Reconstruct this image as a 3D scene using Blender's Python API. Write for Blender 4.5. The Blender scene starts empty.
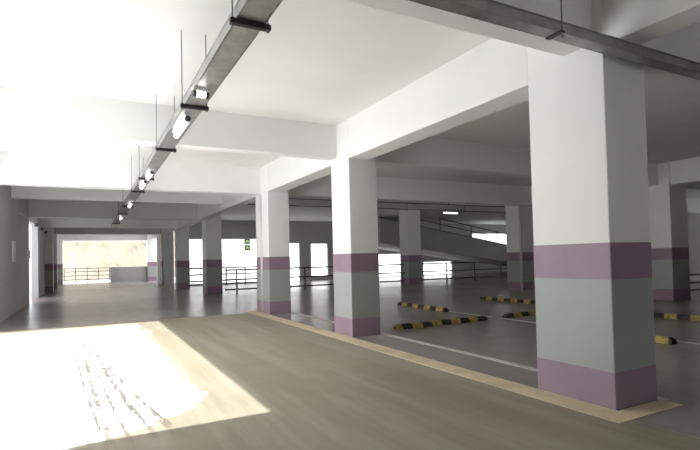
import bpy, bmesh, math, random
from mathutils import Vector, Matrix
random.seed(7)
SC = bpy.context.scene
COL = SC.collection

# ------------------------------------------------------------------ materials
def new_mat(name):
    m = bpy.data.materials.new(name); m.use_nodes = True
    nt = m.node_tree
    b = nt.nodes['Principled BSDF']
    return m, nt, b

def nd(nt, typ, **kw):
    n = nt.nodes.new(typ)
    for k, v in kw.items():
        setattr(n, k, v)
    return n

def mth(nt, op, a, b=None, c=None, clamp=False):
    n = nd(nt, 'ShaderNodeMath', operation=op); n.use_clamp = clamp
    for i, v in enumerate((a, b, c)):
        if v is None: continue
        if isinstance(v, (int, float)): n.inputs[i].default_value = v
        else: nt.links.new(v, n.inputs[i])
    return n.outputs[0]

def mixc(nt, fac, a, b):
    n = nd(nt, 'ShaderNodeMix', data_type='RGBA')
    for sock, v in ((n.inputs[0], fac), (n.inputs[6], a), (n.inputs[7], b)):
        if isinstance(v, (int, float)): sock.default_value = v
        elif isinstance(v, tuple): sock.default_value = (*v, 1) if len(v) == 3 else v
        else: nt.links.new(v, sock)
    return n.outputs[2]

def noise(nt, vec, scale, detail=4, rough=.55, dist=0.0):
    n = nd(nt, 'ShaderNodeTexNoise')
    n.inputs['Scale'].default_value = scale
    n.inputs['Detail'].default_value = detail
    n.inputs['Roughness'].default_value = rough
    n.inputs['Distortion'].default_value = dist
    if vec is not None: nt.links.new(vec, n.inputs['Vector'])
    return n.outputs['Fac']

def ramp(nt, fac, a, b):
    n = nd(nt, 'ShaderNodeMapRange'); n.clamp = True
    nt.links.new(fac, n.inputs[0])
    n.inputs[1].default_value = a; n.inputs[2].default_value = b
    return n.outputs[0]

def paint(name, col, rough=.6, var=.06, scale=1.6, bump=.02, metallic=0.0, spec=.5):
    """painted / plain surface with soft mottling and a fine bump"""
    m, nt, b = new_mat(name)
    tc = nd(nt, 'ShaderNodeTexCoord').outputs['Object']
    f = noise(nt, tc, scale, 5)
    d = tuple(c * (1 - var) for c in col); l = tuple(min(1, c * (1 + var)) for c in col)
    nt.links.new(mixc(nt, ramp(nt, f, .3, .7), d, l), b.inputs['Base Color'])
    b.inputs['Roughness'].default_value = rough
    b.inputs['Metallic'].default_value = metallic
    b.inputs['Specular IOR Level'].default_value = spec
    if bump:
        bp = nd(nt, 'ShaderNodeBump'); bp.inputs['Strength'].default_value = bump * 4
        bp.inputs['Distance'].default_value = .01
        nt.links.new(noise(nt, tc, 45, 3), bp.inputs['Height'])
        nt.links.new(bp.outputs[0], b.inputs['Normal'])
    return m

def emit(name, col, s):
    m, nt, b = new_mat(name)
    b.inputs['Base Color'].default_value = (.9, .9, .9, 1)
    b.inputs['Emission Color'].default_value = (*col, 1)
    b.inputs['Emission Strength'].default_value = s
    return m

M = {}
M['white'] = paint('white_plaster', (.80, .80, .79), .75, .03, .9)
M['ceil'] = paint('ceiling_plaster', (.78, .78, .76), .85, .05, .5)
M['beam'] = paint('beam_plaster', (.76, .76, .75), .8, .04, .7)
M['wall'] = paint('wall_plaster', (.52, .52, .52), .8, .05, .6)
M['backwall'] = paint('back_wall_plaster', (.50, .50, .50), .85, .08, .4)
M['purple'] = paint('purple_paint', (.275, .192, .245), .5, .07, 2.2)
M['grey'] = paint('grey_paint', (.335, .350, .343), .5, .04, 1.5)
M['galv'] = paint('galvanised_steel', (.36, .36, .35), .45, .18, 6, .01, .75)
M['dark'] = paint('dark_steel', (.035, .028, .028), .5, .15, 6, .01, .3)
M['rod'] = paint('zinc_rod', (.25, .25, .25), .5, .1, 8, 0, .6)
M['rail'] = paint('rail_paint', (.07, .04, .042), .45, .2, 4, .01)
M['pipe'] = paint('pipe_plastic', (.62, .62, .63), .4, .05, 3, 0)
M['conduit'] = paint('conduit_paint', (.10, .10, .10), .5, .1, 5, 0)
M['tube'] = emit('fluorescent_tube', (1, .99, .96), 6.0)
M['lamp_body'] = paint('lamp_housing', (.7, .7, .7), .4, .03, 3, 0)
M['cap'] = paint('lamp_cap', (.06, .06, .06), .4, .1, 3, 0)
M['cable'] = paint('grey_cable', (.12, .12, .12), .55, .2, 4, 0)
M['ramp'] = paint('ramp_concrete', (.40, .40, .39), .85, .1, .7)
M['line_y'] = paint('yellow_line_paint', (.70, .58, .40), .6, .16, 3.5)
M['line_w'] = paint('white_line_paint', (.60, .56, .52), .6, .16, 3.5)
M['ground'] = paint('outdoor_concrete', (.70, .70, .69), .9, .08, .5)
M['blockwall'] = paint('light_block_render', (.80, .79, .75), .9, .05, .5)
M['panel'] = paint('notice_paper', (.80, .74, .70), .6, .1, 6, 0)
M['boxgrey'] = paint('switch_box_grey', (.66, .66, .65), .5, .05, 4, 0)
M['signwhite'] = paint('sign_white', (.85, .85, .83), .5, .03, 4, 0)
M['signblack'] = paint('sign_black', (.012, .016, .012), .5, .1, 5, 0)
M['signgreen'] = paint('sign_green', (.30, .42, .08), .5, .1, 5, 0)

# concrete floor: brown worn aisle, greyer bays, a much paler area and curved tyre marks
def floor_mat():
    m, nt, b = new_mat('garage_floor_concrete')
    tc = nd(nt, 'ShaderNodeTexCoord').outputs['Object']
    sp = nd(nt, 'ShaderNodeSeparateXYZ'); nt.links.new(tc, sp.inputs[0])
    X, Y = sp.outputs[0], sp.outputs[1]
    n1 = noise(nt, tc, .35, 6, .6); n2 = noise(nt, tc, 2.4, 6, .65)
    # stretched streaks along the driving direction
    mp = nd(nt, 'ShaderNodeMapping'); mp.inputs['Scale'].default_value = (2.2, .16, 1)
    mp.inputs['Rotation'].default_value = (0, 0, .06)
    nt.links.new(tc, mp.inputs[0])
    n3 = noise(nt, mp.outputs[0], 1.0, 6, .6)
    aisle = mixc(nt, ramp(nt, n1, .35, .68), (.265, .232, .160), (.340, .304, .218))
    aisle = mixc(nt, mth(nt, 'MULTIPLY', ramp(nt, n3, .46, .60), .75), aisle, (.385, .355, .28))
    aisle = mixc(nt, mth(nt, 'MULTIPLY', ramp(nt, n2, .5, .75), .35), aisle, (.26, .22, .165))
    bay = mixc(nt, ramp(nt, n1, .35, .68), (.268, .233, .220), (.338, .300, .288))
    bay = mixc(nt, mth(nt, 'MULTIPLY', ramp(nt, n3, .5, .68), .4), bay, (.37, .335, .325))
    bay = mixc(nt, mth(nt, 'MULTIPLY', ramp(nt, n2, .42, .70), .5), bay, (.36, .315, .295))
    isbay = ramp(nt, mth(nt, 'ADD', X, mth(nt, 'MULTIPLY', n2, .12)), 4.33, 4.37)
    # beyond the entry bay the aisle is the same smooth grey floor as the bays
    smooth = mth(nt, 'MAXIMUM', isbay, ramp(nt, mth(nt, 'ADD', Y, mth(nt, 'MULTIPLY', n1, .4)), 13.9, 14.1))
    base = mixc(nt, smooth, aisle, bay)
    # much paler area with a ragged edge on the entry side
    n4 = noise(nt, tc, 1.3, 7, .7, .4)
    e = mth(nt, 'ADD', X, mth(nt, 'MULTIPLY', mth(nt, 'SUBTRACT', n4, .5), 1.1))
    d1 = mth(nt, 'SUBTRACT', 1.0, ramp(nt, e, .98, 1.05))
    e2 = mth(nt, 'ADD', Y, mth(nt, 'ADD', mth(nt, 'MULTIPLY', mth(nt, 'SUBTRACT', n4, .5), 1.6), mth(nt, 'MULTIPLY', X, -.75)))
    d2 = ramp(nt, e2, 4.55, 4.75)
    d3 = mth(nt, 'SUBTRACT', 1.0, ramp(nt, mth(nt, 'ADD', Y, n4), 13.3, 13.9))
    pale_area = mth(nt, 'MULTIPLY', mth(nt, 'MULTIPLY', d1, d2), d3)
    # tyre marks: arcs of a turning car, broken by noise
    mp5 = nd(nt, 'ShaderNodeMapping'); mp5.inputs['Scale'].default_value = (13, 2.6, 1)
    nt.links.new(tc, mp5.inputs[0])
    n5 = noise(nt, mp5.outputs[0], 1.0, 5, .7)
    marks = None
    for (x0, k2, w) in ((-.10, .0040, .04), (-.03, .0052, .022), (.03, .0072, .045), (.09, .0088, .022), (-.24, .0056, .02), (.0, .0110, .028)):
        q = mth(nt, 'SUBTRACT', 12.6, Y)
        a = mth(nt, 'ABSOLUTE', mth(nt, 'SUBTRACT', X, mth(nt, 'ADD', x0, mth(nt, 'MULTIPLY', mth(nt, 'MULTIPLY', q, q), k2))))
        k = mth(nt, 'SUBTRACT', 1.0, ramp(nt, a, w * .5, w * 1.2))
        marks = k if marks is None else mth(nt, 'MAXIMUM', marks, k)
    marks = mth(nt, 'MULTIPLY', marks, ramp(nt, n5, .44, .52))
    marks = mth(nt, 'MULTIPLY', marks, mth(nt, 'SUBTRACT', 1.0, ramp(nt, Y, 12.0, 13.2)))
    pale_area = mth(nt, 'MULTIPLY', pale_area, mth(nt, 'SUBTRACT', 1.0, mth(nt, 'MULTIPLY', marks, .95)))
    base = mixc(nt, mth(nt, 'MULTIPLY', mth(nt, 'MULTIPLY', marks, ramp(nt, Y, 4.4, 5.2)), .85), base, (.075, .068, .055))
    colr = mixc(nt, pale_area, base, (.80, .79, .77))
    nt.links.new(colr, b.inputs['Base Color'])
    nt.links.new(mth(nt, 'SUBTRACT', .50, mth(nt, 'MULTIPLY', smooth, .24)), b.inputs['Roughness'])
    return m
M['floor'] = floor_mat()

# yellow / black rubber wheel stop, stripes across its length (object X)
def stop_mat(name, worn, period=.52, off=.1):
    m, nt, b = new_mat(name)
    tc = nd(nt, 'ShaderNodeTexCoord').outputs['Object']
    sp = nd(nt, 'ShaderNodeSeparateXYZ'); nt.links.new(tc, sp.inputs[0])
    t = mth(nt, 'FRACT', mth(nt, 'DIVIDE', mth(nt, 'ADD', mth(nt, 'ADD', sp.outputs[0], off), mth(nt, 'MULTIPLY', sp.outputs[1], .4)), period))
    s = mth(nt, 'GREATER_THAN', t, .5)
    yel = mixc(nt, ramp(nt, noise(nt, tc, 9, 5, .7), .5 - worn * .2, .72), (.50, .37, .10), (.11, .09, .06))
    blk = mixc(nt, ramp(nt, noise(nt, tc, 7, 5, .7), .5, .8), (.022, .020, .018), (.12, .11, .10))
    nt.links.new(mixc(nt, s, blk, yel), b.inputs['Base Color'])
    b.inputs['Roughness'].default_value = .7
    return m
M['stop'] = stop_mat('wheel_stop_rubber', .45)
M['stop_worn'] = stop_mat('worn_wheel_stop_rubber', .7, .6)

# far outdoor wall: pale earthy render with dry creeper lines
def creeper_mat():
    m, nt, b = new_mat('creeper_wall_render')
    tc = nd(nt, 'ShaderNodeTexCoord').outputs['Object']
    base = mixc(nt, ramp(nt, noise(nt, tc, .5, 6, .65), .35, .7), (.245, .215, .165), (.32, .29, .23))
    vo = nd(nt, 'ShaderNodeTexVoronoi', feature='DISTANCE_TO_EDGE'); vo.inputs['Scale'].default_value = .8
    mx = nd(nt, 'ShaderNodeMixRGB'); mx.blend_type = 'ADD'; mx.inputs[0].default_value = .7
    nt.links.new(tc, mx.inputs[1])
    nn = nd(nt, 'ShaderNodeTexNoise'); nn.inputs['Scale'].default_value = 1.2; nt.links.new(tc, nn.inputs['Vector'])
    nt.links.new(nn.outputs['Color'], mx.inputs[2]); nt.links.new(mx.outputs[0], vo.inputs['Vector'])
    k = mth(nt, 'SUBTRACT', 1.0, ramp(nt, vo.outputs['Distance'], .01, .04))
    k = mth(nt, 'MULTIPLY', k, ramp(nt, noise(nt, tc, .7, 3), .46, .6))
    nt.links.new(mixc(nt, mth(nt, 'MULTIPLY', k, .55), base, (.09, .08, .05)), b.inputs['Base Color'])
    b.inputs['Roughness'].default_value = .95
    return m
M['creeper'] = creeper_mat()

# ------------------------------------------------------------------ mesh helpers
def box(bm, x0, x1, y0, y1, z0, z1, bev=0.0):
    vs = [bm.verts.new((x, y, z)) for z in (z0, z1) for y in (y0, y1) for x in (x0, x1)]
    fs = [bm.faces.new([vs[i] for i in q]) for q in ((0, 2, 3, 1), (4, 5, 7, 6), (0, 1, 5, 4), (2, 6, 7, 3), (0, 4, 6, 2), (1, 3, 7, 5))]
    if bev:
        es = list({e for f in fs for e in f.edges})
        bmesh.ops.bevel(bm, geom=es, offset=bev, segments=2, affect='EDGES', profile=.5)

def tube(bm, p0, p1, r, seg=10):
    p0, p1 = Vector(p0), Vector(p1); d = (p1 - p0).normalized()
    a = d.orthogonal().normalized(); c = d.cross(a)
    rings = []
    for p in (p0, p1):
        rings.append([bm.verts.new(p + r * (math.cos(2 * math.pi * i / seg) * a + math.sin(2 * math.pi * i / seg) * c)) for i in range(seg)])
    for i in range(seg):
        j = (i + 1) % seg
        bm.faces.new((rings[0][i], rings[0][j], rings[1][j], rings[1][i]))
    bm.faces.new(rings[0][::-1]); bm.faces.new(rings[1])

def bar(bm, p0, p1, w, h):
    """rectangular bar between two points (width w sideways, height h upright)"""
    p0, p1 = Vector(p0), Vector(p1); d = (p1 - p0).normalized()
    s = d.cross(Vector((0, 0, 1)))
    s = s.normalized() if s.length > 1e-4 else Vector((1, 0, 0))
    u = s.cross(d)
    vs = []
    for p in (p0, p1):
        vs.append([bm.verts.new(p + a * s * w / 2 + b * u * h / 2) for a, b in ((-1, -1), (1, -1), (1, 1), (-1, 1))])
    for i in range(4):
        j = (i + 1) % 4
        bm.faces.new((vs[0][i], vs[0][j], vs[1][j], vs[1][i]))
    bm.faces.new(vs[0][::-1]); bm.faces.new(vs[1])

def prism(bm, pts, ax, a, b):
    """polygon pts extruded along axis ax from a to b; pts are in the two other axes, in order"""
    def P(p, t):
        if ax == 0: return (t, p[0], p[1])
        if ax == 1: return (p[0], t, p[1])
        return (p[0], p[1], t)
    A = [bm.verts.new(P(p, a)) for p in pts]; B = [bm.verts.new(P(p, b)) for p in pts]
    n = len(pts)
    for i in range(n):
        bm.faces.new((A[i], A[(i + 1) % n], B[(i + 1) % n], B[i]))
    bm.faces.new(A[::-1]); bm.faces.new(B)

def obj(name, bm, mat, parent=None, smooth=False):
    bmesh.ops.recalc_face_normals(bm, faces=bm.faces)
    me = bpy.data.meshes.new(name); bm.to_mesh(me); bm.free()
    me.materials.append(mat)
    if smooth:
        for p in me.polygons: p.use_smooth = True
    o = bpy.data.objects.new(name, me); COL.objects.link(o)
    if parent is not None: o.parent = parent
    return o

def tag(o, label=None, cat=None, group=None, kind=None):
    if label: o['label'] = label
    if cat: o['category'] = cat
    if group: o['group'] = group
    if kind: o['kind'] = kind
    return o

def thing(name, label, cat, loc=(0, 0, 0), rz=0, group=None):
    o = bpy.data.objects.new(name, None); COL.objects.link(o)
    o.location = loc; o.rotation_euler = (0, 0, rz); o.empty_display_size = .2
    return tag(o, label, cat, group, 'thing')

def B(): return bmesh.new()
def struct(name, boxes, mat, label=None, bev=0.0):
    bm = B()
    for b_ in boxes: box(bm, *b_, bev=bev)
    o = obj(name, bm, mat)
    return tag(o, label, None, None, 'structure')

def copy_tree(o, parent=None):
    c = o.copy(); COL.objects.link(c)
    if parent is not None: c.parent = parent
    for ch in list(o.children): copy_tree(ch, c)
    return c

# ------------------------------------------------------------------ building shell
ZS = 4.18                      # underside of the slab
XL, XR, YF, YB, YE = -2.1, 36.0, -7.0, 32.0, 45.4
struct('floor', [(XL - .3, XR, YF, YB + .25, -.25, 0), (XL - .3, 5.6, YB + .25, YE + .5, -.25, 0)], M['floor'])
struct('ceiling', [(XL - .3, XR, YF, YB + .25, ZS, ZS + .3), (XL - .3, 5.6, YB + .25, YE + .5, ZS, ZS + .3)], M['ceil'])
# left boundary: solid stretches with the open vehicle entry between them
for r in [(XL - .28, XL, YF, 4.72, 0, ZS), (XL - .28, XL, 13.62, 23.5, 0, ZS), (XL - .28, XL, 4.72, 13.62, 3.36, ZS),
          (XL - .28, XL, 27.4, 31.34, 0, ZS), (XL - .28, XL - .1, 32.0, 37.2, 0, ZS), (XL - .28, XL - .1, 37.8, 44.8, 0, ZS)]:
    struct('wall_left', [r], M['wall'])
struct('wall_right', [(XR - .2, XR, 17, YB, 0, ZS), (XR - .2, XR, YF, 8.2, 0, ZS)], M['backwall'])  # unseen gap between the two stretches, added to let in fill skylight
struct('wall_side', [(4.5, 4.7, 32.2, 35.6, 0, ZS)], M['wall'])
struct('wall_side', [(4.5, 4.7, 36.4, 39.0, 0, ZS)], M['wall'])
struct('wall_front', [(XL - .28, 3.2, YF, YF + .2, 0, ZS), (6.0, XR, YF, YF + .2, 0, ZS), (3.2, 6.0, YF, YF + .2, 2.8, ZS)], M['wall'])  # unseen opening behind the camera, added for fill light on the near faces

def wall_with_holes(name, x0, x1, z0, z1, y0, y1, holes, mat):
    xs = sorted({x0, x1, *[h[0] for h in holes], *[h[1] for h in holes]})
    bm = B()
    for a, b in zip(xs, xs[1:]):
        mid = (a + b) / 2
        hs = sorted([(h[2], h[3]) for h in holes if h[0] < mid < h[1]])
        z = z0
        for (h0, h1) in hs:
            if h0 > z + 1e-4: box(bm, a, b, y0, y1, z, h0)
            z = max(z, h1)
        if z < z1 - 1e-4: box(bm, a, b, y0, y1, z, z1)
    return tag(obj(name, bm, mat), None, None, None, 'structure')
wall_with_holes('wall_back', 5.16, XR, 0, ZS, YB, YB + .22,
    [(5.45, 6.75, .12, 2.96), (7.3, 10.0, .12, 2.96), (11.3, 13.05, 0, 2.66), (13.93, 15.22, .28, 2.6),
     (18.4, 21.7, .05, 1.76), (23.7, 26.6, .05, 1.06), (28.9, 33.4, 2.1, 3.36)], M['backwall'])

def beam(x0, x1, y0, y1, z0, label):
    return struct('ceiling_beam', [(x0, x1, y0, y1, z0, ZS + .02)], M['beam'], label, .012)
RX0, RX1 = 4.415, 5.04        # near column row
ZB = 3.42
# beams along the aisle over the near row, bay by bay
ny = [(3.9, 8.26), (9.03, 13.08), (14.22, 29.1), (29.9, 35.6), (36.4, 44.7)]
beam(RX0 + .005, 4.76, YF, 3.0, 3.51, 'white ceiling beam running towards the corner column')
for a, b in ny:
    beam(RX0 + .005, 4.79 if a == 14.22 else 4.86, a, b, ZB, 'white ceiling beam running along the aisle over the front row of columns')
# beams over the second row
for a, b in ((YF, 8.45), (9.08, 14.5)):
    beam(15.5, 15.9, a, b, 3.5, 'white ceiling beam running over the second row of columns')
# beams along the left boundary
for a, b in ((23.5, 27.4),):
    beam(XL - .28, XL - .02, a, b, 3.42, 'ceiling beam above the outer edge of the aisle')
# cross beams, aisle side and bay side
for yb0, yb1, zb in ((3.08, 3.42, 3.56), (8.76, 9.02, 3.52), (13.72, 14.1, 3.43), (18.3, 18.6, 3.62), (23.3, 23.7, 3.46), (29.3, 29.7, 3.46), (35.8, 36.2, 3.46), (44.85, 45.25, 3.44)):
    beam(XL if yb0 < 40 else -1.8, RX0, yb0, yb1, zb, 'white ceiling beam crossing over the driving aisle')
    if yb0 < 18:
        if yb0 > 13:
            beam(RX1, XR, yb0, yb1, zb, 'white ceiling beam crossing over the parking bays')
            continue
        beam(5.08 if yb0 < 4 else RX1, 15.43, yb0, yb1, zb, 'white ceiling beam crossing over the parking bays')
        beam(15.43 if yb0 < 4 else 16.35, XR, yb0, yb1, zb, 'grey ceiling beam beyond the second row of columns')

# ------------------------------------------------------------------ columns
def column(label, x0, x1, y0, y1, top=None, bands=(.35, 1.235, 1.595), pipe=None):
    cx, cy = (x0 + x1) / 2, (y0 + y1) / 2
    c = thing('square_column', label, 'column', (cx, cy, 0))
    w, d = (x1 - x0) / 2, (y1 - y0) / 2
    def seg(name, z0, z1, mat, grow=0.0):
        bm = B(); box(bm, -w - grow, w + grow, -d - grow, d + grow, z0, z1)
        es = [e for e in bm.edges if abs(e.verts[0].co.z - e.verts[1].co.z) > .05]
        bmesh.ops.bevel(bm, geom=es, offset=.012, segments=2, affect='EDGES', profile=.5)
        return obj(name, bm, mat, c)
    z1, z2, z3 = bands
    seg('purple_band', 0, z1, M['purple'], .003)
    seg('grey_dado', z1, z2, M['grey'], .002)
    seg('purple_band', z2, z3, M['purple'], .003)
    seg('white_shaft', z3, (top or ZS) - .004, M['white'])
    if pipe:
        px, py, pr = pipe
        bm = B(); tube(bm, (px - cx, py - cy, 0), (px - cx, py - cy, 3.4), pr, 12)
        for zz in (.5, 1.9, 3.0): tube(bm, (px - cx, py - cy, zz), (px - cx, py - cy, zz + .05), pr * 1.25, 12)
        obj('downpipe', bm, M['pipe'], c, True)
    return c
column('large white column with two purple bands, standing at the corner where the yellow line turns', RX0, 5.08, 2.98, 3.90)
column('banded column second from the corner column along the yellow line, its lit face sunlit white', RX0, RX1, 8.26, 9.03)
column('third banded column along the yellow line, with a pale downpipe on its aisle face', RX0, RX1, 13.08, 14.22, pipe=(4.40, 13.66, .035))
column('wide shaded column between two bright openings, beyond the end of the yellow line', 4.80, 5.52, 23.1, 24.0)
column('dark banded column beside the tall bright opening in the back wall', 4.42, 5.10, 29.1, 29.9)
column('narrow banded column second from the far end of the column row', 4.42, 5.10, 35.6, 36.4)
column('farthest column of the row, beside the low wall at the aisle end', 4.42, 5.15, 44.7, 45.4)
column('banded column by the open edge, past the outer wall and its bright gap', -2.38, -1.72, 31.35, 32.0)
column('slim pale column behind the banded column at the open edge of the aisle', -2.38, -1.80, 37.2, 37.8)
column('far sunlit column with a red-looking band at the end railing', -2.38, -1.80, 44.8, 45.35)
column('second-row column seen just past the large corner column, its lit face pale', 15.43, 16.35, 8.45, 9.08)
column('second-row column standing before the ramp, with a thin downpipe at its corner', 15.68, 16.46, 14.5, 15.28, pipe=(15.66, 14.47, .05))
column('distant shaded column dividing the dark railing, beside the ramp foot', 15.40, 16.26, 22.15, 22.95)

# ------------------------------------------------------------------ floor paint
def flat(name, rects, mat, label):
    bm = B()
    for r in rects: box(bm, r[0], r[1], r[2], r[3], .0, .004)
    return tag(obj(name, bm, mat), label, None, None, 'structure')
flat('floor_marking', [(4.09, 4.40, 2.74, 14.3), (4.40, 5.08, 2.74, 2.95)], M['line_y'], 'yellow painted line along the foot of the columns, turning at the corner column')
flat('floor_marking', [(5.06, 5.18, 2.9, 13.2)], M['line_w'], 'pale line running behind the front columns')
flat('floor_marking', [(8.55, 8.65, -2, 12.6)], M['line_w'], 'pale bay line along the wheel stops')

# ------------------------------------------------------------------ wheel stops
def wheel_stop(label, p0, p1, mat):
    p0, p1 = Vector((*p0, 0)), Vector((*p1, 0)); L = (p1 - p0).length; c = (p0 + p1) / 2
    bm = B()
    prism(bm, [(-.085, .004), (.085, .004), (.075, .05), (.045, .105), (-.045, .105), (-.075, .05)], 0, -L / 2, L / 2)
    ends = [v for v in bm.verts if abs(abs(v.co.x) - L / 2) < 1e-4 and v.co.z > .08]
    for v in ends: v.co.x *= (L / 2 - .06) / (L / 2)
    o = obj('wheel_stop', bm, mat)
    o.location = (c.x, c.y, 0); o.rotation_euler = (0, 0, math.atan2(p1.y - p0.y, p1.x - p0.x))
    return tag(o, label, 'wheel stop', None, 'thing')
wheel_stop('longest yellow and black wheel stop, on the floor right behind the second column', (5.6, 8.6), (8.1, 8.62), M['stop'])
wheel_stop('yellow and black wheel stop whose end disappears behind the large corner column', (8.72, 8.62), (10.9, 8.66), M['stop'])
wheel_stop('worn yellow wheel stop lying lengthwise beyond the longest one', (8.62, 12.95), (8.50, 10.5), M['stop_worn'])
wheel_stop('wheel stop lying lengthwise before the railing, nearest the column with the downpipe', (11.8, 12.7), (11.88, 10.45), M['stop'])
wheel_stop('yellow and black wheel stop before the pale second-row column', (11.36, 7.2), (11.5, 5.0), M['stop'])
wheel_stop('yellow wheel stop end peeking out from behind the large corner column', (8.28, 6.6), (8.28, 4.55), M['stop'])

# ------------------------------------------------------------------ cable trays
def tray(label, length, w, brackets, rod_sides, xdir, loc, n_cables):
    """tray along +Y of its own frame, origin at the underside's start"""
    t = thing('cable_tray', label, 'cable tray', loc, -math.pi / 2 if xdir else 0)
    bm = B()
    box(bm, -w / 2, w / 2, 0, length, 0, .006)
    k = 0
    obj('tray_floor', bm, M['galv'], t)
    for s in (-1, 1):
        bm = B(); box(bm, s * w / 2 - .006, s * w / 2 + .006, 0, length, .0, .085); box(bm, s * w / 2 - .014, s * w / 2 + .014, 0, length, .085, .095)
        # stiffening ribs under the tray edge
        obj('side_rail', bm, M['galv'], t)
    for i in range(n_cables):
        bm = B(); x = -w / 2 + .04 + i * (w - .08) / max(1, n_cables - 1)
        tube(bm, (x, .02, .022), (x, length - .02, .022), .014, 8)
        obj('cable', bm, M['cable'], t)
    for y in brackets:
        bm = B(); box(bm, -w / 2 - (.05 if w > .15 else .0), w / 2 + (.05 if w > .15 else .04), y - .022, y + .022, -.042 if w > .15 else -.015, -.001)
        br = obj('bracket', bm, M['dark'], t)
        for s in rod_sides:
            bm = B(); x = s * (w / 2 + .03)
            tube(bm, (x, y, -.06), (x, y, ZS - loc[2]), .006, 8)
            tube(bm, (x, y, -.055), (x, y, -.042), .014, 6); tube(bm, (x, y, -.001), (x, y, .012), .014, 6)
            obj('threaded_rod', bm, M['rod'], t)
    return t
TZ = 3.32
tray('long galvanised cable tray hung from the ceiling along the driving aisle', 28.2, .215, [1.05, 5.1, 7.33, 9.73, 12.73, 14.8, 18.3, 21.0, 25.5], (-1, 1), False, (1.105, -1.5, TZ), 5)
tray('galvanised cable tray crossing below the ceiling in front of the corner column', 12.8, .12, [.35, 2.24, 5.6, 8.2, 11.0], (1,), True, (1.25, 2.80, TZ + .03), 3)

# ------------------------------------------------------------------ lamps
def tube_lamp(name, label, loc, rz, L=1.0, group=None, drop=0.0, top=None):
    t = thing(name, label, 'lamp', loc, rz, group)
    bm = B(); prism(bm, [(-.045, 0), (-.03, -.035), (.03, -.035), (.045, 0)], 0, -L / 2, L / 2)
    obj('lamp_housing', bm, M['lamp_body'], t)
    bm = B(); tube(bm, (-L / 2 + .02, 0, -.062), (L / 2 - .02, 0, -.062), .034, 14)
    obj('fluorescent_tube', bm, M['tube'], t, True)
    for s in (-1, 1):
        bm = B(); tube(bm, (s * (L / 2 - .035), 0, -.062), (s * (L / 2), 0, -.062), .037, 14); box(bm, s * (L / 2 - .02) - .012, s * (L / 2 - .02) + .012, -.02, .02, -.06, -.02)
        obj('end_cap', bm, M['cap'], t)
    if drop:
        for s in (-1, 1):
            bm = B(); tube(bm, (s * L * .35, 0, -.002), (s * L * .35, 0, drop), .008, 8)
            obj('hanging_rod', bm, M['cap'], t)
    return t
lz = TZ - .001
tube_lamp('tube_lamp', 'short glowing tube lamp set across the underside of the aisle cable tray', (1.05, 5.22, lz), .2, .17)
tube_lamp('tube_lamp', 'long glowing tube lamp under the aisle cable tray, first lengthwise one', (1.09, 6.65, lz), math.pi / 2, .95)
tube_lamp('tube_lamp', 'glowing tube lamp under the tray, nearer of the pair by the aisle cross beam', (1.10, 10.55, lz), math.pi / 2, .8)
tube_lamp('tube_lamp', 'glowing tube lamp under the tray, farther of the pair by the aisle cross beam', (1.10, 11.85, lz), math.pi / 2, .95)
tube_lamp('tube_lamp', 'bright small lamp under the tray just beyond the dark cross beam', (1.12, 16.0, lz), math.pi / 2, 1.1)
tube_lamp('tube_lamp', 'bright small lamp at the far end of the lit part of the tray', (1.12, 20.6, lz), math.pi / 2, 1.2)
tube_lamp('tube_lamp', 'single glowing tube lamp hanging over the dim parking bays before the ramp', (16.62, 20.0, 3.80), .0, 1.0, None, .04)

# conduits under the slab across the bays
def conduit(label, p0, p1, r, hangers):
    c = thing('conduit', label, 'pipe', p0)
    d = Vector(p1) - Vector(p0)
    bm = B(); tube(bm, (0, 0, 0), d, r, 10); obj('pipe', bm, M['conduit'], c, True)
    for h in hangers:
        q = d * h
        bm = B(); tube(bm, q, (q.x, q.y, ZS - p0[2]), .008, 8); tube(bm, (q.x - .03, q.y, q.z), (q.x + .03, q.y, q.z), r * 1.5, 10)
        obj('hanger', bm, M['conduit'], c)
    return c
conduit('dark conduit carrying the tube lamp across the dim parking bays', (5.2, 20.0, 3.86), (30.0, 20.0, 3.86), .022, (.05, .2, .35, .5, .65, .8))
conduit('thin dark pipe crossing under the ceiling over the railing', (5.2, 16.8, 3.74), (30.0, 16.8, 3.74), .02, (.05, .2, .35, .5, .65, .8))

# small conduit with junction boxes high along the outer edge of the aisle
c = thing('conduit', 'thin conduit with dark junction boxes high along the outer edge of the aisle', 'pipe', (XL + .06, 20.0, 3.30))
bm = B(); tube(bm, (0, 0, 0), (0, 11.3, 0), .02, 8); obj('pipe', bm, M['pipe'], c, True)
for y in (5.5, 8.2, 10.9):
    bm = B(); box(bm, -.04, .1, y - .15, y + .15, -.07, .07, .01); obj('junction_box', bm, M['cap'], c)

# ------------------------------------------------------------------ left wall fittings
n = thing('notice_panel', 'narrow upright notice panel on the shaded outer wall', 'sign', (XL, 18.7, 1.98))
bm = B(); box(bm, 0, .03, -.32, .32, -.33, .33, .006); obj('frame', bm, M['signwhite'], n)
bm = B(); box(bm, .028, .034, -.26, .26, -.27, .27); obj('paper', bm, M['panel'], n)
n = thing('switch_box', 'small pale switch box on the outer wall near the bright gap', 'electrical box', (XL, 22.2, 1.95))
bm = B(); box(bm, 0, .12, -.35, .35, -.18, .18, .015); obj('enclosure', bm, M['boxgrey'], n)
bm = B(); box(bm, .118, .13, -.29, .29, -.14, .14, .004); obj('cover', bm, M['signwhite'], n)

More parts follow.
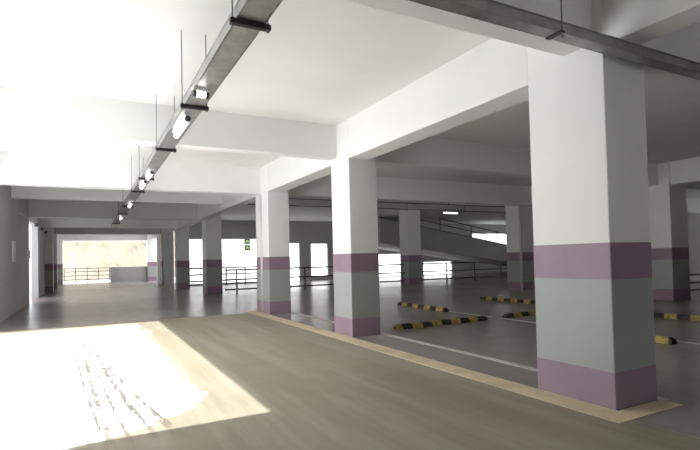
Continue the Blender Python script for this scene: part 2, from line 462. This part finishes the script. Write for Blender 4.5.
# ------------------------------------------------------------------ railings
def railing(label, p0, p1, posts, zs=(.2, .65, 1.1), r=.036, name='metal_railing', mat=None, dz=0.0):
    """posts are fractions of the run; dz = rise of the far end"""
    p0, p1 = Vector((*p0, 0)) if len(p0) == 2 else Vector(p0), Vector((*p1, 0)) if len(p1) == 2 else Vector(p1)
    t = thing(name, label, 'railing', p0)
    d = p1 - p0
    m = mat or M['rail']
    for z in zs:
        bm = B(); tube(bm, (0, 0, z), d + Vector((0, 0, z)), r, 10); obj('rail', bm, m, t, True)
    for f in posts:
        q = d * f
        bm = B(); tube(bm, (q.x, q.y, q.z), (q.x, q.y, q.z + zs[-1]), r, 10); box(bm, q.x - .06, q.x + .06, q.y - .06, q.y + .06, q.z - .0, q.z + .012)
        obj('post', bm, m, t)
    return t
railing('dark three-bar railing across the bays between the front and second column rows', (5.5, 22.55), (15.38, 22.55), [.055, .2, .4, .6, .8, .985])
railing('dark three-bar railing in front of the ramp, beyond the second-row columns', (16.3, 22.55), (26.5, 22.55), [.01, .2, .41, .62, .83, .99])
railing('dark railing at the open far end of the aisle, beside the low wall', (-1.75, 45.2), (1.55, 45.2), [.01, .25, .5, .75, .99], (.3, .62, .95, 1.2), .025)
railing('short dark railing beyond the pale second-row column, past the corner column', (16.9, 9.5), (23.5, 9.5), [.02, .33, .66, .98], (.12, .38, .65), .03)

railing('dark railing across the wide opening with the sign board, before the outer ground', (5.3, 31.4), (10.2, 31.4), [.01, .25, .5, .75, .99], (.3, .7, 1.1), .04)

# low wall at the far end
o = struct('wall_low', [(1.57, 4.42, 45.1, 45.3, 0, 1.24)], M['ramp'])

# ------------------------------------------------------------------ ramp
def zr(x): return 3.50 - .1675 * (x - 20.04)     # deck height
rp = thing('vehicle_ramp', 'grey concrete car ramp sloping down behind the railing', 'ramp', (16.6, 27.0, 0))
def rx(x): return x - 16.6
bm = B()
x0, x1 = 16.6, 35.4
prism(bm, [(rx(x0), zr(x0) - 1.62), (rx(28), zr(28) - 1.22), (rx(x1), max(.02, zr(x1) - 1.0)), (rx(x1), zr(x1)), (rx(x0), zr(x0))], 1, .0, 3.9)
obj('ramp_deck', bm, M['ramp'], rp)
bm = B(); prism(bm, [(rx(x0), zr(x0)), (rx(x1), zr(x1)), (rx(x1), zr(x1) + .06), (rx(x0), zr(x0) + .06)], 1, -.03, .12)
obj('ramp_kerb', bm, M['conduit'], rp)
t = thing('metal_railing', 'sloping dark railing along the edge of the concrete ramp', 'railing', (21.5, 27.06, zr(21.5) + .06))
def rp_pt(x, h): return Vector((x - 21.5, 0, zr(x) - zr(21.5) + h))
for xs, h in ((19.3, .42), (21.5, .80)):
    bm = B(); tube(bm, rp_pt(xs, h), rp_pt(33, h), .03, 10); obj('rail', bm, M['rail'], t, True)
for x in (21.55, 24.35, 26.9, 29.6, 32.6):
    bm = B(); tube(bm, rp_pt(x, 0), rp_pt(x, .80), .03, 10); obj('post', bm, M['rail'], t)

# ------------------------------------------------------------------ outdoors
gr = struct('ground', [(-60, XL - .3, -60, 90, -.3, -.02), (5.6, 90, YB + .25, 90, -.3, -.02), (XL - .3, 5.6, YE + .5, 90, -.3, -.02), (XL - .3, 90, -60, YF, -.3, -.02), (XR, 90, YF, YB + .25, -.3, -.02)], M['ground'])
bm = B(); box(bm, -7, 7, -.15, .15, 0, 10)
cw = tag(obj('wall_outdoor_far', bm, M['creeper']), 'pale earth-coloured outdoor wall streaked with dry creeper beyond the far railing', None, None, 'structure')
cw.location = (4.0, 53.0, -.02); cw.rotation_euler = (0, 0, math.radians(-9))
struct('wall_sun_block', [(-6.2, -6.0, 20, 44, -.02, 8.0)], M['blockwall'])  # added wall that keeps the sun out of the left boundary gap
struct('wall_sky_block', [(6.5, 44, 41.0, 41.2, -.02, 7.0)], M['blockwall'])  # added wall that cuts the sky light entering the back openings

sg = thing('sign_board', 'white outdoor board with two stacked dark square panels behind the wide opening', 'sign', (10.35, 36.0, -.02))
bm = B(); box(bm, -1.5, .42, -.03, .03, 2.1, 3.35, .01); obj('board', bm, M['signwhite'], sg)
for z in (2.3, 2.78):
    bm = B(); box(bm, -.08, .34, -.042, -.03, z, z + .40); pn = obj('dark_panel', bm, M['signblack'], sg)
    bm = B(); prism(bm, [(.0, z + .16), (.14, z + .30), (.27, z + .16), (.2, z + .12), (.13, z + .2), (.07, z + .12)], 1, -.048, -.042)
    obj('green_mark', bm, M['signgreen'], pn)
for x in (-1.3, .3):
    bm = B(); box(bm, x - .03, x + .03, -.03 + .06, .03 + .06, 0, 3.2); obj('post', bm, M['signwhite'], sg)

# ------------------------------------------------------------------ light
w = bpy.data.worlds.new('sky'); SC.world = w; w.use_nodes = True
nt = w.node_tree
bg = nt.nodes['Background']
sky = nd(nt, 'ShaderNodeTexSky', sky_type='NISHITA')
sky.sun_disc = False; sky.sun_elevation = math.radians(42); sky.sun_rotation = math.radians(-90)
sky.dust_density = 3.0; sky.air_density = 1.0
mixn = mixc(nt, .75, sky.outputs[0], (6.0, 6.1, 6.2))
nt.links.new(mixn, bg.inputs[0]); bg.inputs[1].default_value = .7
sd = bpy.data.lights.new('sun', 'SUN'); sd.energy = 10.5; sd.angle = math.radians(.6); sd.color = (.97, .985, 1.0)
so = bpy.data.objects.new('sun', sd); COL.objects.link(so)
elev = math.radians(40.3)
dirv = Vector((math.cos(elev), 0.0, -math.sin(elev)))
so.rotation_euler = dirv.to_track_quat('-Z', 'Y').to_euler(); so.location = (-20, 10, 18)

# ------------------------------------------------------------------ camera
f, yaw, pit, rol, cyp = 490.9, .4899, .0262, -.0236, 245.6
F = Vector((math.sin(yaw) * math.cos(pit), math.cos(yaw) * math.cos(pit), math.sin(pit)))
R0 = Vector((math.cos(yaw), -math.sin(yaw), 0)); U0 = R0.cross(F)
Rv = math.cos(rol) * R0 + math.sin(rol) * U0; Uv = Rv.cross(F)
cd = bpy.data.cameras.new('camera'); co = bpy.data.objects.new('camera', cd); COL.objects.link(co)
mw = Matrix((Rv, Uv, -F)).transposed().to_4x4(); mw.translation = Vector((0, 0, 1.5)); co.matrix_world = mw
cd.sensor_fit = 'HORIZONTAL'; cd.sensor_width = 36; cd.lens = 36 * f / 700
cd.shift_y = (cyp - 225) / 700; cd.clip_start = .05; cd.clip_end = 500
SC.camera = co

vs = SC.view_settings
vs.view_transform = 'Standard'; vs.look = 'None'; vs.gamma = 1.0; vs.use_curve_mapping = False
vs.exposure = 0.12
try:
    SC.cycles.max_bounces = 16; SC.cycles.diffuse_bounces = 10; SC.cycles.glossy_bounces = 4
    SC.cycles.sample_clamp_indirect = 12
except Exception:
    pass
